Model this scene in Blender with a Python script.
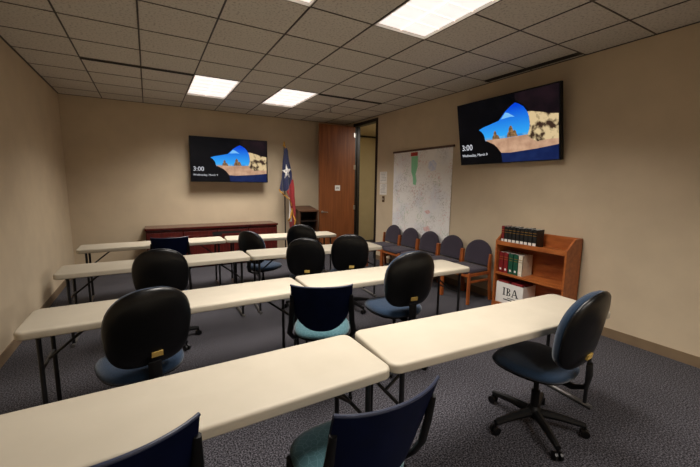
import bpy, bmesh, math, random
from mathutils import Vector, Matrix
random.seed(7)
sc = bpy.context.scene
for o in list(bpy.data.objects):
    bpy.data.objects.remove(o)
PI = math.pi

# ------------------------------------------------------------------ camera
FPX = 347.6
cam_d = bpy.data.cameras.new('camera')
cam_d.sensor_fit = 'HORIZONTAL'
cam_d.sensor_width = 36.0
cam_d.lens = 36.0 * FPX / 700.0
cam_d.clip_start = 0.02
cam = bpy.data.objects.new('camera', cam_d)
sc.collection.objects.link(cam)
sc.camera = cam
def cam_matrix(yaw, pit, rol, loc):
    yaw, pit, rol = map(math.radians, (yaw, pit, rol))
    f = Vector((math.sin(yaw)*math.cos(pit), math.cos(yaw)*math.cos(pit), math.sin(pit)))
    r = Vector((math.cos(yaw), -math.sin(yaw), 0))
    u = r.cross(f)
    r2 = math.cos(rol)*r + math.sin(rol)*u
    u2 = -math.sin(rol)*r + math.cos(rol)*u
    m = Matrix((r2, u2, -f)).transposed().to_4x4()
    m.translation = loc
    return m
cam.matrix_world = cam_matrix(29.99, -8.01, 0.684, Vector((0, 0, 1.6)))

# ------------------------------------------------------------------ world, exposure
w = bpy.data.worlds.new('world'); sc.world = w
w.use_nodes = True
w.node_tree.nodes['Background'].inputs[0].default_value = (0.02, 0.02, 0.02, 1)
w.node_tree.nodes['Background'].inputs[1].default_value = 0.3
vs = sc.view_settings
vs.view_transform = 'Standard'; vs.look = 'None'; vs.gamma = 1.0; vs.use_curve_mapping = False
vs.exposure = 0.0
LENS_EMIT = 0.9           # glow of the troffer lenses
LAMP_W = 44.0             # watts of the tubes in each troffer
LAMP_SPREAD = math.radians(130)
LIGHT_COL = (1.0, 0.94, 0.865)

C = sc.collection
# ------------------------------------------------------------------ helpers
def lin(r, g, b):
    f = lambda c: (c/255/12.92) if c/255 <= 0.04045 else ((c/255+0.055)/1.055)**2.4
    return (f(r), f(g), f(b), 1)

MATS = {}
def mat(name, col, rough=0.6, metal=0.0, spec=0.5, col2=None, scale=30.0, bump=0.0, bscale=None,
        detail=4.0, contrast=None, kind='noise', stretch=(1, 1, 1), emit=None, estr=0.0, coat=0.0, sheen=0.0):
    if name in MATS: return MATS[name]
    m = bpy.data.materials.new(name); m.use_nodes = True
    nt = m.node_tree; b = nt.nodes['Principled BSDF']
    b.inputs['Roughness'].default_value = rough
    b.inputs['Metallic'].default_value = metal
    b.inputs['Specular IOR Level'].default_value = spec
    b.inputs['Coat Weight'].default_value = coat
    b.inputs['Sheen Weight'].default_value = sheen
    b.inputs['Base Color'].default_value = col
    tc = nt.nodes.new('ShaderNodeTexCoord'); mp = nt.nodes.new('ShaderNodeMapping')
    mp.inputs['Scale'].default_value = stretch
    nt.links.new(tc.outputs['Object'], mp.inputs['Vector'])
    if col2 is not None:
        if kind == 'voronoi':
            n = nt.nodes.new('ShaderNodeTexVoronoi'); n.feature = 'DISTANCE_TO_EDGE'
            n.inputs['Scale'].default_value = scale; out = n.outputs['Distance']
        elif kind == 'wave':
            n = nt.nodes.new('ShaderNodeTexWave'); n.inputs['Scale'].default_value = scale
            n.inputs['Distortion'].default_value = 6; n.inputs['Detail'].default_value = detail; out = n.outputs['Fac']
        else:
            n = nt.nodes.new('ShaderNodeTexNoise'); n.inputs['Scale'].default_value = scale
            n.inputs['Detail'].default_value = detail; out = n.outputs['Fac']
        nt.links.new(mp.outputs['Vector'], n.inputs['Vector'])
        cr = nt.nodes.new('ShaderNodeValToRGB')
        lo, hi = contrast or (0.35, 0.65)
        cr.color_ramp.elements[0].position = lo; cr.color_ramp.elements[0].color = col
        cr.color_ramp.elements[1].position = hi; cr.color_ramp.elements[1].color = col2
        nt.links.new(out, cr.inputs['Fac']); nt.links.new(cr.outputs['Color'], b.inputs['Base Color'])
    if bump:
        n2 = nt.nodes.new('ShaderNodeTexNoise'); n2.inputs['Scale'].default_value = bscale or scale
        n2.inputs['Detail'].default_value = 3
        nt.links.new(mp.outputs['Vector'], n2.inputs['Vector'])
        bp = nt.nodes.new('ShaderNodeBump'); bp.inputs['Strength'].default_value = bump
        bp.inputs['Distance'].default_value = 0.004
        nt.links.new(n2.outputs['Fac'], bp.inputs['Height']); nt.links.new(bp.outputs['Normal'], b.inputs['Normal'])
    if emit is not None:
        b.inputs['Emission Color'].default_value = emit
        b.inputs['Emission Strength'].default_value = estr
    MATS[name] = m
    return m

class MB:
    """collects geometry for one mesh"""
    def __init__(s): s.v = []; s.f = []
    def add(s, vs, fs):
        o = len(s.v); s.v += [tuple(v) for v in vs]; s.f += [tuple(i+o for i in f) for f in fs]; return s
    def box(s, x0, x1, y0, y1, z0, z1):
        return s.add([(x0,y0,z0),(x1,y0,z0),(x1,y1,z0),(x0,y1,z0),(x0,y0,z1),(x1,y0,z1),(x1,y1,z1),(x0,y1,z1)],
              [(0,3,2,1),(4,5,6,7),(0,1,5,4),(1,2,6,5),(2,3,7,6),(3,0,4,7)])
    def loft(s, rings, cap=True):
        n = len(rings[0]); vs = [p for r in rings for p in r]; fs = []
        for i in range(len(rings)-1):
            for j in range(n):
                k = (j+1) % n
                fs.append((i*n+j, i*n+k, (i+1)*n+k, (i+1)*n+j))
        if cap:
            fs.append(tuple(range(n))[::-1]); fs.append(tuple((len(rings)-1)*n+j for j in range(n)))
        return s.add(vs, fs)
    def tube(s, path, r, n=10, ry=None):
        """tube along path; r a radius or one per point; ry = second radius (flattened)"""
        path = [Vector(p) for p in path]
        rs = r if isinstance(r, (list, tuple)) else [r]*len(path)
        rings = []
        up = None
        for i, p in enumerate(path):
            a = path[max(i-1, 0)]; b = path[min(i+1, len(path)-1)]
            t = (b-a).normalized()
            if up is None:
                up = Vector((0,0,1)) if abs(t.z) < 0.9 else Vector((0,1,0))
            sd = t.cross(up).normalized(); u2 = sd.cross(t).normalized(); up = u2
            q = (ry/rs[i] if ry else 1)
            rings.append([p + rs[i]*(math.cos(2*PI*k/n)*sd + q*math.sin(2*PI*k/n)*u2) for k in range(n)])
        return s.loft(rings)
    def lathe(s, prof, n=20, c=(0,0,0), axis='z'):
        rings = []
        for r, z in prof:
            ring = []
            for k in range(n):
                a = 2*PI*k/n
                x, y = max(r, 1e-4)*math.cos(a), max(r, 1e-4)*math.sin(a)
                p = (x, y, z) if axis == 'z' else ((z, x, y) if axis == 'x' else (y, z, x))
                ring.append((p[0]+c[0], p[1]+c[1], p[2]+c[2]))
            rings.append(ring)
        return s.loft(rings)
    def prism(s, pts, d0, d1, fn):
        """extrude 2D outline pts from d0 to d1; fn(a,b,d)->xyz"""
        return s.loft([[fn(a, b, d0) for a, b in pts], [fn(a, b, d1) for a, b in pts]])
    def obj(s, name, m, parent=None, smooth=False, loc=None, rot=None, bevel=0, seg=2):
        me = bpy.data.meshes.new(name)
        me.from_pydata(s.v, [], s.f); me.update()
        bm = bmesh.new(); bm.from_mesh(me); bmesh.ops.recalc_face_normals(bm, faces=bm.faces); bm.to_mesh(me); bm.free()
        me.materials.append(m)
        if smooth:
            for p in me.polygons: p.use_smooth = True
        o = bpy.data.objects.new(name, me); C.objects.link(o)
        if bevel:
            b = o.modifiers.new('bevel', 'BEVEL'); b.width = bevel; b.segments = seg; b.limit_method = 'ANGLE'; b.angle_limit = 0.6
        if smooth == 'auto':
            sm = None
            for e in me.edges: pass
            me.set_sharp_from_angle(angle=0.7)
        if parent: o.parent = parent
        if loc: o.location = loc
        if rot: o.rotation_euler = rot
        return o

def empty(name, loc=(0,0,0), rz=0):
    o = bpy.data.objects.new(name, None); C.objects.link(o)
    o.empty_display_size = 0.1; o.location = loc; o.rotation_euler = (0, 0, rz); return o
def tag(o, label, cat, group=None):
    o['label'] = label; o['category'] = cat
    if group: o['group'] = group
    return o
def struct(o, label=None, cat=None):
    o['kind'] = 'structure'
    if label: o['label'] = label
    if cat: o['category'] = cat
    return o
def copy_tree(o, parent=None):
    c = o.copy(); C.objects.link(c); c.parent = parent
    for ch in list(o.children): copy_tree(ch, c)
    return c
def text_mesh(name, s, size, m, parent, mw, extrude=0.0004, align='LEFT'):
    cu = bpy.data.curves.new(name, 'FONT'); cu.body = s; cu.size = size; cu.extrude = extrude; cu.align_x = align
    cu.resolution_u = 3
    t = bpy.data.objects.new(name, cu); C.objects.link(t)
    dg = bpy.context.evaluated_depsgraph_get()
    me = bpy.data.meshes.new_from_object(t.evaluated_get(dg))
    bpy.data.objects.remove(t); bpy.data.curves.remove(cu)
    me.name = name; me.materials.clear(); me.materials.append(m)
    o = bpy.data.objects.new(name, me); C.objects.link(o)
    if parent: o.parent = parent
    o.matrix_local = mw
    return o
def superell(a, b, n=32, et=2.5, eb=3.0, lower=1.0, upper=1.0):
    pts = []
    for k in range(n):
        t = 2*PI*k/n
        c, s_ = math.cos(t), math.sin(t); e = et if s_ >= 0 else eb
        x = a*math.copysign(abs(c)**(2/e), c); z = b*math.copysign(abs(s_)**(2/e), s_)
        q = z/b
        x *= (1+(upper-1)*q) if q > 0 else (1+(lower-1)*(-q))
        pts.append((x, z))
    return pts
def pillow(mb, pts, rings, fn):
    """rings: (scale, depth) from the front centre round the rim to the back centre"""
    mb.loft([[fn(x*s, z*s, d) for x, z in pts] for s, d in rings])
    return mb
def rrect(hx, hy, r, n=5):
    pts = []
    for cx, cy, a0 in ((hx-r, hy-r, 0), (-hx+r, hy-r, 90), (-hx+r, -hy+r, 180), (hx-r, -hy+r, 270)):
        for k in range(n+1):
            a = math.radians(a0+90*k/n); pts.append((cx+r*math.cos(a), cy+r*math.sin(a)))
    return pts

# ------------------------------------------------------------------ materials
M_wall = mat('wall_paint', lin(205, 187, 159), 0.75, col2=lin(198, 180, 153), scale=3, bump=0.15, bscale=220)
M_hall = mat('hall_paint', lin(196, 180, 138), 0.8, col2=lin(190, 174, 132), scale=3)
M_carpet = mat('carpet', lin(18, 18, 21), 0.95, spec=0.03, col2=lin(100, 97, 104), scale=105, detail=4, contrast=(0.42, 0.66), bump=0.8, bscale=160, sheen=0.1)
M_tile = mat('acoustic_tile', lin(208, 202, 192), 0.9, spec=0.1, col2=lin(172, 166, 157), scale=48, detail=6, contrast=(0.52, 0.68), bump=0.5, bscale=60)
M_tee = mat('grid_bronze', lin(62, 55, 48), 0.5, col2=lin(55, 48, 42), scale=10)
M_slot = mat('slot_black', lin(10, 10, 10), 0.6, col2=lin(14, 13, 12), scale=10)
M_trofframe = mat('troffer_white', lin(225, 220, 212), 0.4, col2=lin(220, 215, 207), scale=10)
M_base = mat('vinyl_base', lin(128, 108, 84), 0.5, col2=lin(120, 100, 78), scale=6)
M_table = mat('table_plastic', lin(181, 172, 155), 0.5, spec=0.2, col2=lin(176, 167, 150), scale=4, bump=0.08, bscale=300)
M_leg = mat('leg_grey', lin(22, 22, 24), 0.4, metal=0.2, col2=lin(30, 30, 32), scale=20)
M_foot = mat('foot_grey', lin(120, 118, 115), 0.35, metal=0.6, col2=lin(105, 103, 100), scale=20)
M_black = mat('black_plastic', lin(7, 7, 8), 0.33, spec=0.35, col2=lin(9, 9, 10), scale=30, bump=0.05, bscale=400)
M_blackm = mat('black_matte', lin(7, 7, 8), 0.5, spec=0.25, col2=lin(10, 10, 11), scale=30)
M_blue = mat('blue_fabric', lin(33, 52, 74), 0.9, spec=0.08, col2=lin(24, 39, 57), scale=260, bump=0.4, bscale=420, sheen=0.25)
M_navy = mat('navy_shell', lin(5, 11, 34), 0.45, spec=0.08, col2=lin(7, 14, 40), scale=12, bump=0.04, bscale=400)
M_teal = mat('teal_fabric', lin(84, 116, 124), 0.9, spec=0.08, col2=lin(58, 90, 97), scale=36, kind='voronoi', contrast=(0.0, 0.06), bump=0.3, bscale=420, sheen=0.2)
M_grey = mat('grey_upholstery', lin(66, 59, 70), 0.92, spec=0.08, col2=lin(52, 46, 56), scale=300, bump=0.4, bscale=400, sheen=0.2)
M_oak = mat('oak_frame', lin(168, 92, 42), 0.4, col2=lin(140, 70, 30), scale=14, stretch=(3, 3, 0.4), bump=0.03)
M_oakb = mat('oak_bookcase', lin(178, 102, 50), 0.4, col2=lin(150, 80, 36), scale=9, stretch=(2, 0.5, 2), bump=0.03)
M_cherry = mat('dark_cherry', lin(84, 26, 20), 0.25, col2=lin(58, 15, 13), scale=9, stretch=(0.4, 2, 3), coat=0.3)
M_cherryp = mat('cherry_panel', lin(92, 28, 22), 0.3, col2=lin(66, 18, 15), scale=8, stretch=(3, 2, 0.4), coat=0.2)
M_walnut = mat('walnut', lin(92, 60, 42), 0.4, col2=lin(70, 44, 30), scale=9, stretch=(0.5, 2, 2))
M_walnutd = mat('walnut_dark', lin(44, 29, 22), 0.5, col2=lin(34, 22, 17), scale=9, stretch=(0.5, 2, 2))  # darker walnut: cabinet's inside shade put into the colour; flag pole too
M_door = mat('door_veneer', lin(136, 80, 44), 0.45, col2=lin(112, 63, 33), scale=5, stretch=(4, 4, 0.25), bump=0.02, spec=0.3)
M_bronze = mat('door_frame_bronze', lin(28, 26, 26), 0.4, metal=0.2, col2=lin(22, 20, 20), scale=8)
M_chrome = mat('brushed_metal', lin(190, 186, 180), 0.3, metal=0.9, col2=lin(170, 166, 160), scale=40)
M_gold = mat('gold', lin(196, 148, 60), 0.35, metal=0.7, col2=lin(170, 122, 44), scale=60)
M_fringe = mat('gold_fringe', lin(214, 160, 56), 0.8, col2=lin(160, 108, 30), scale=160, bump=0.8, bscale=220)
M_fblue = mat('flag_blue', lin(25, 31, 72), 0.75, col2=lin(20, 26, 62), scale=40, sheen=0.2)
M_fred = mat('flag_red', lin(150, 34, 38), 0.75, col2=lin(130, 28, 32), scale=40, sheen=0.2)
M_fwhite = mat('flag_white', lin(226, 222, 218), 0.75, col2=lin(216, 212, 208), scale=40, sheen=0.2)
M_paper = mat('paper', lin(236, 232, 226), 0.8, col2=lin(228, 224, 218), scale=20)
M_ink = mat('grey_ink', lin(150, 148, 150), 0.8, col2=lin(120, 118, 122), scale=80)
M_brownplate = mat('brown_plate', lin(92, 66, 40), 0.4, col2=lin(84, 60, 36), scale=20)
M_bezel = mat('tv_bezel', lin(5, 5, 6), 0.35, spec=0.25, col2=lin(12, 12, 13), scale=20)
M_yellow = mat('yellow_tag', lin(206, 174, 96), 0.5, col2=lin(196, 162, 84), scale=50)
M_boxw = mat('white_card', lin(234, 230, 224), 0.6, col2=lin(228, 224, 218), scale=10)
M_inkb = mat('black_ink', lin(30, 28, 30), 0.7, col2=lin(24, 22, 24), scale=30)

# ------------------------------------------------------------------ room shell
XL, XR, YB, YF, ZC = -1.2, 4.21, 7.57, -2.6, 3.025
DY0, DY1, DZ = 6.23, 7.12, 2.93           # doorway in the right wall
fl = MB().box(XL-0.2, 5.95, YF-0.2, 8.6, -0.1, 0).obj('floor', M_carpet)
struct(fl, 'dark grey speckled carpet covering the whole room floor', 'floor')
struct(MB().box(XL-0.15, XR+0.12, YB, YB+0.12, 0, 3.3).obj('wall_back', M_wall), 'tan painted wall behind the left television and the flag', 'wall')
struct(MB().box(XL-0.15, XL, YF-0.15, YB, 0, 3.3).obj('wall_left', M_wall), 'tan painted wall along the left ends of the tables', 'wall')
struct(MB().box(XL, XR, YF-0.15, YF, 0, 3.3).obj('wall_front', M_wall), 'tan painted wall behind the viewer', 'wall')
wr = MB().box(XR, XR+0.12, YF-0.15, DY0, 0, 3.3).box(XR, XR+0.12, DY1, YB, 0, 3.3).box(XR, XR+0.12, DY0, DY1, DZ, 3.3)
struct(wr.obj('wall_right', M_wall), 'tan painted wall with the map, chairs and doorway', 'wall')
struct(MB().box(XL, XR, YB-0.008, YB, 0, 0.1).obj('baseboard_back', M_base), 'dark vinyl base along the back wall', 'baseboard')
b = MB().box(XR-0.008, XR, YF, DY0-0.06, 0, 0.1).box(XR-0.008, XR, DY1+0.06, YB, 0, 0.1)
struct(b.obj('baseboard_right', M_base), 'dark vinyl base along the wall with the map', 'baseboard')
struct(MB().box(XL, XL+0.008, YF, YB, 0, 0.1).obj('baseboard_left', M_base), 'dark vinyl base along the left wall', 'baseboard')
# hall beyond the door
struct(MB().box(5.75, 5.87, 4.4, 8.6, 0, 3.3).obj('wall_hall', M_hall), 'tan hallway wall seen through the open door', 'wall')
struct(MB().box(XR+0.12, 5.75, 8.45, 8.57, 0, 3.3).box(XR+0.12, 5.75, 4.4, 4.52, 0, 3.3).obj('wall_hall_ends', M_hall), 'hallway end walls beyond the open door', 'wall')
M_hallc = mat('hall_ceiling', lin(214, 200, 168), 0.85, col2=lin(206, 192, 160), scale=20)
struct(MB().box(XR+0.12, 5.75, 4.52, 8.45, 2.95, 3.05).obj('ceiling_hall', M_hallc), 'pale hallway ceiling above the open doorway', 'ceiling')
struct(MB().box(XR+0.12, 5.75, 8.43, 8.45, 2.905, 2.95).obj('trim_1', M_bronze), 'dark trim strip high on the hallway wall', 'trim')

# ceiling: slab, tees and tiles
T = 0.6096
GX = lambda i: 0.6173+T*i
GY = lambda j: 2.8171+T*j
ceil = struct(MB().box(XL, XR, YF, YB, 3.20, 3.30).obj('ceiling', M_tile), 'grid ceiling of speckled acoustic tiles', 'ceiling')
TROFF = [(0, 4), (2, 4), (0, -2), (2, -2), (0, -8), (2, -8)]     # col, first row; 1 x 2 modules
occ = {(c, r+k) for c, r in TROFF for k in (0, 1)}
def tile_mesh(wx, wy):
    hx, hy = wx/2-0.003, wy/2-0.003
    rings = []
    for ins, z in ((0, 0.012), (0, 0.006), (0.007, 0.0), ):
        rings.append([(sx*(hx-ins), sy*(hy-ins), z) for sx, sy in ((1,1),(-1,1),(-1,-1),(1,-1))])
    return MB().loft(rings)
tile_cache = {}
for i in range(-4, 7):
    for j in range(-9, 9):
        x0, x1 = max(GX(i), XL), min(GX(i+1), XR); y0, y1 = max(GY(j), YF), min(GY(j+1), YB)
        if x1-x0 < 0.03 or y1-y0 < 0.03 or (i, j) in occ: continue
        key = (round(x1-x0, 3), round(y1-y0, 3))
        if key not in tile_cache:
            o = tile_mesh(*key).obj('ceiling_tile', M_tile, ceil); tile_cache[key] = o.data
        else:
            o = bpy.data.objects.new('ceiling_tile', tile_cache[key]); C.objects.link(o); o.parent = ceil
        o.location = ((x0+x1)/2, (y0+y1)/2, ZC+0.001)
for i in range(-3, 7):
    x = GX(i)
    if XL+0.02 < x < XR-0.02: MB().box(x-0.0065, x+0.0065, YF, YB, ZC-0.003, ZC+0.012).obj('main_runner', M_tee, ceil)
M_tee2 = mat('grid_score', lin(96, 88, 78), 0.6, col2=lin(86, 78, 70), scale=10)
for j in range(-8, 8):
    y = GY(j)
    if not YF+0.02 < y < YB-0.02: continue
    cuts = sorted((GX(c), GX(c+1)) for c, r_ in TROFF if r_+1 == j)
    xs = [XL]+[v for ab in cuts for v in ab]+[XR]
    for k in range(0, len(xs), 2):
        MB().box(xs[k], xs[k+1], y-0.004, y+0.004, ZC-0.002, ZC+0.011).obj('cross_tee', M_tee2, ceil)
e = 0.02
MB().box(XL, XR, YB-e, YB, ZC-0.004, ZC).box(XL, XR, YF, YF+e, ZC-0.004, ZC).box(XL, XL+e, YF, YB, ZC-0.004, ZC).box(XR-e, XR, YF, YB, ZC-0.004, ZC).obj('wall_angle', M_tee, ceil)

# ------------------------------------------------------------------ ceiling lights
def lens_material():
    m = bpy.data.materials.new('troffer_lens'); m.use_nodes = True
    nt = m.node_tree; b = nt.nodes['Principled BSDF']
    b.inputs['Base Color'].default_value = (0.85, 0.82, 0.78, 1); b.inputs['Roughness'].default_value = 0.3
    tc = nt.nodes.new('ShaderNodeTexCoord'); wv = nt.nodes.new('ShaderNodeTexWave')
    wv.bands_direction = 'Y'; wv.inputs['Scale'].default_value = 1.6
    nt.links.new(tc.outputs['Object'], wv.inputs['Vector'])
    cr = nt.nodes.new('ShaderNodeValToRGB')
    cr.color_ramp.elements[0].color = (0.92, 0.82, 0.78, 1); cr.color_ramp.elements[1].color = (1.0, 0.94, 0.91, 1)
    nt.links.new(wv.outputs['Fac'], cr.inputs['Fac'])
    nt.links.new(cr.outputs['Color'], b.inputs['Emission Color'])
    b.inputs['Emission Strength'].default_value = LENS_EMIT
    return m
M_lens = lens_material()
M_fin = mat('louver_fin', lin(240, 226, 216), 0.4, col2=lin(232, 216, 206), scale=10, emit=(1, 0.8, 0.7, 1), estr=0.95)  # fins and rib glow themselves, so they don't read dark on the lens
tl = {(0, 4): 'rectangular ceiling light left of its neighbour, nearest the flag wall',
      (2, 4): 'rectangular ceiling light near the flag wall, right of the sprinkler-side pair',
      (0, -2): 'ceiling light cut off by the top edge, above the front tables',
      (2, -2): 'largest bright ceiling light, above the near tables, towards the map wall',
      (0, -8): 'ceiling light behind the viewer on the left', (2, -8): 'ceiling light behind the viewer on the right'}
tl[(2, 4)] = 'rectangular ceiling light near the flag wall, beside the dark air slot'
for c, r in TROFF:
    x, y = GX(c)+T/2, GY(r)+T
    hx, hy = T/2-0.006, T-0.006
    t = tag(empty('ceiling_light', (x, y, ZC)), tl[(c, r)], 'ceiling light', 'recessed ceiling lights')
    fr = MB()
    for a in ((-hx, hx, -hy, -hy+0.010), (-hx, hx, hy-0.010, hy), (-hx, -hx+0.010, -hy, hy), (hx-0.010, hx, -hy, hy)):
        fr.box(*a, -0.004, 0.05)
    fr.box(-hx, hx, -hy, hy, 0.10, 0.11)
    fr.obj('frame', M_trofframe, t)
    MB().box(-hx+0.010, hx-0.010, -hy+0.010, hy-0.010, 0.022, 0.026).obj('lens', M_lens, t)
    MB().box(-0.0025, 0.0025, -hy+0.010, hy-0.010, 0.010, 0.022).obj('center_rib', M_fin, t)
    for k in range(1, 6):
        yy = -hy+0.010+(2*hy-0.020)*k/6
        MB().box(-hx+0.010, hx-0.010, yy-0.002, yy+0.002, 0.012, 0.022).obj('louver_fin', M_fin, t)
    ld = bpy.data.lights.new('fluorescent_tubes', 'AREA'); ld.shape = 'RECTANGLE'; ld.size = 2*hx-0.05; ld.size_y = 2*hy-0.05
    ld.energy = LAMP_W; ld.color = LIGHT_COL; ld.spread = LAMP_SPREAD
    lo = bpy.data.objects.new('fluorescent_tubes', ld); C.objects.link(lo); lo.parent = t; lo.location = (0, 0, 0.008)

# unseen hallway lamp, added to brighten the hall beyond the door
t = tag(empty('added_hall_light', (5.05, 5.7, 2.95)), 'unseen ceiling light added to brighten the hallway beyond the open door', 'ceiling light')
MB().box(-0.3, 0.3, -0.6, 0.6, -0.02, 0).obj('frame', M_trofframe, t)
MB().box(-0.28, 0.28, -0.58, 0.58, -0.026, -0.02).obj('lens', M_lens, t)
ld = bpy.data.lights.new('fluorescent_tubes', 'AREA'); ld.shape = 'RECTANGLE'; ld.size = 0.5; ld.size_y = 1.1  # area lamp added to lift the hall's brightness
ld.energy = 34; ld.color = LIGHT_COL
lo = bpy.data.objects.new('fluorescent_tubes', ld); C.objects.link(lo); lo.parent = t; lo.location = (0, 0, -0.03)

# dark air slots and sprinkler
def slot(x0, x1, y0, y1, label):
    t = tag(empty('air_slot', ((x0+x1)/2, (y0+y1)/2, ZC)), label, 'air vent', 'slot diffusers in the ceiling')
    hx, hy = (x1-x0)/2, (y1-y0)/2
    MB().box(-hx, hx, -hy, hy, -0.006, -0.001).obj('slot_body', M_slot, t)
    if hx > hy: MB().box(-hx, hx, -0.004, 0.004, -0.010, -0.006).obj('vane', M_bronze, t)
    else: MB().box(-0.004, 0.004, -hy, hy, -0.010, -0.006).obj('vane', M_bronze, t)
slot(GX(3), GX(5), GY(4)+0.01, GY(4)+0.075, 'long black air slot in the ceiling running towards the doorway')
slot(GX(-2), GX(0), GY(4)+0.01, GY(4)+0.075, 'black air slot in the ceiling left of the far left light')
slot(XR-0.16, XR-0.07, GY(-1), GY(1), 'black air slot in the ceiling along the wall above the right television')
t = tag(empty('sprinkler_head', (2.95, 5.88, ZC)), 'small chrome fire sprinkler hanging from the ceiling', 'sprinkler')
MB().lathe([(0.055, 0), (0.055, -0.008), (0.025, -0.014)], 16).obj('escutcheon', M_chrome, t)
MB().lathe([(0.012, -0.01), (0.014, -0.06), (0.010, -0.07), (0.010, -0.115)], 12).obj('pipe', M_chrome, t)
MB().lathe([(0.028, -0.115), (0.03, -0.122), (0.010, -0.128)], 12).obj('deflector', M_chrome, t)

# ------------------------------------------------------------------ door
d = struct(empty('door_1', (XR, DY1, 0)), 'tall wooden door standing open beside the flag cabinet', 'door')
fm = MB()
jw = 0.05
for y0, y1 in ((DY0-jw, DY0+0.012), (DY1-0.012, DY1+jw)):
    fm.box(-0.015, 0.135, y0-DY1, y1-DY1, 0, DZ+jw)
fm.box(-0.015, 0.135, DY0-DY1, 0, DZ-0.012, DZ+jw)
fm.box(0.05, 0.07, -0.03, -0.012, 0, DZ-0.012).box(0.05, 0.07, DY0-DY1+0.012, DY0-DY1+0.03, 0, DZ-0.012)
fm.obj('door_frame', M_bronze, d)
LW = 0.905
leaf = MB().box(-0.022-LW, -0.022, -0.05, -0.005, 0.012, 2.905).obj('door_leaf', M_door, d, bevel=0.002)
for z in (0.25, 1.07, 2.0, 2.72):
    MB().lathe([(0.009, -0.05), (0.009, 0.05)], 10, c=(-0.018, -0.057, z)).box(-0.05, -0.016, -0.0525, -0.050, z-0.05, z+0.05).obj('hinge', M_chrome, d)
h = MB()
h.lathe([(0.028, -0.050), (0.028, -0.058), (0.012, -0.062), (0.012, -0.10)], 14, c=(-0.022-LW+0.07, 0, 0.985), axis='y')
h.tube([(-0.022-LW+0.07, -0.098, 0.985), (-0.022-LW+0.12, -0.10, 0.983), (-0.022-LW+0.19, -0.095, 0.975)], 0.010, 8)
h.obj('door_handle', M_chrome, d, smooth='auto')
sg = MB().box(-0.54, -0.41, -0.056, -0.050, 1.46, 1.58).obj('door_sign', M_paper, d, bevel=0.002)
MB().box(-0.515, -0.50, -0.058, -0.056, 1.50, 1.54).box(-0.485, -0.47, -0.058, -0.056, 1.50, 1.54).box(-0.455, -0.44, -0.058, -0.056, 1.50, 1.54).obj('sign_print', M_ink, sg)

# ------------------------------------------------------------------ wall papers, switch, map
def paper(y0, y1, z0, z1, label, rows):
    t = tag(empty('notice_sheet', (XR, (y0+y1)/2, z0)), label, 'paper', 'notices by the door')
    hy = (y1-y0)/2
    MB().box(-0.003, -0.0005, -hy, hy, 0, z1-z0).obj('sheet', M_paper, t)
    pr = MB()
    for k in range(rows):
        zz = (z1-z0)*(0.9-0.8*k/rows)
        pr.box(-0.0042, -0.003, -hy*0.8+0.05*random.random(), hy*0.8-0.08*random.random(), zz-0.006, zz)
    pr.obj('printed_lines', M_ink, t)
paper(5.82, 6.07, 1.64, 1.87, 'upper white notice sheet taped beside the doorway', 6)
paper(5.815, 6.065, 1.40, 1.632, 'lower white notice sheet just above the light switch', 7)
t = tag(empty('light_switch', (XR, 5.925, 1.31)), 'small brown light switch plate under the notice sheets', 'light switch')
MB().box(-0.007, 0, -0.04, 0.04, -0.062, 0.062).obj('plate', M_brownplate, t, bevel=0.002)
MB().box(-0.016, -0.007, -0.008, 0.008, -0.012, 0.014).obj('toggle', M_paper, t)

def map_material():
    m = bpy.data.materials.new('map_print'); m.use_nodes = True
    nt = m.node_tree; b = nt.nodes['Principled BSDF']; b.inputs['Roughness'].default_value = 0.55
    tc = nt.nodes.new('ShaderNodeTexCoord')
    def noise(scale, lo, hi, off, detail=5):
        mp = nt.nodes.new('ShaderNodeMapping'); mp.inputs['Location'].default_value = off
        n = nt.nodes.new('ShaderNodeTexNoise'); n.inputs['Scale'].default_value = scale; n.inputs['Detail'].default_value = detail
        r = nt.nodes.new('ShaderNodeMapRange'); r.inputs['From Min'].default_value = lo; r.inputs['From Max'].default_value = hi
        nt.links.new(tc.outputs['Object'], mp.inputs['Vector']); nt.links.new(mp.outputs['Vector'], n.inputs['Vector'])
        nt.links.new(n.outputs['Fac'], r.inputs['Value']); return r.outputs['Result']
    def mul(a, k):
        n = nt.nodes.new('ShaderNodeMath'); n.operation = 'MULTIPLY'; nt.links.new(a, n.inputs[0])
        if isinstance(k, float): n.inputs[1].default_value = k
        else: nt.links.new(k, n.inputs[1])
        return n.outputs[0]
    cur = None
    col = lin(246, 243, 240)
    for c2, fac in ((lin(176, 190, 222), mul(noise(2.2, 0.5, 0.68, (3, 1, 2), 3), 0.22)),
                    (lin(150, 140, 130), mul(mul(noise(45, 0.50, 0.62, (9, 4, 1), 6), noise(2.6, 0.45, 0.6, (5, 2, 7), 2)), 0.42)),
                    (lin(208, 140, 130), mul(mul(noise(40, 0.53, 0.65, (1, 7, 4), 6), noise(3.0, 0.5, 0.62, (2, 9, 3), 2)), 0.5)),
                    (lin(150, 180, 140), mul(mul(noise(40, 0.52, 0.64, (6, 3, 8), 6), noise(2.8, 0.5, 0.62, (8, 5, 1), 2)), 0.5))):
        mx = nt.nodes.new('ShaderNodeMixRGB'); mx.inputs[1].default_value = col; mx.inputs[2].default_value = c2
        if cur: nt.links.new(cur, mx.inputs[1])
        nt.links.new(fac, mx.inputs[0]); cur = mx.outputs[0]
    nt.links.new(cur, b.inputs['Base Color']); return m
t = tag(empty('wall_map', (XR, 4.82, 0.62)), 'large pale wall map hung behind the row of grey chairs', 'map')
hy, hz = 0.765, 1.60
mapsheet = MB().box(-0.012, -0.008, -hy, hy, 0.02, hz).obj('map_sheet', map_material(), t)
MB().box(-0.028, -0.002, -hy-0.03, hy+0.02, hz-0.012, hz+0.022).obj('top_rail', M_walnut, t, bevel=0.004)
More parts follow.
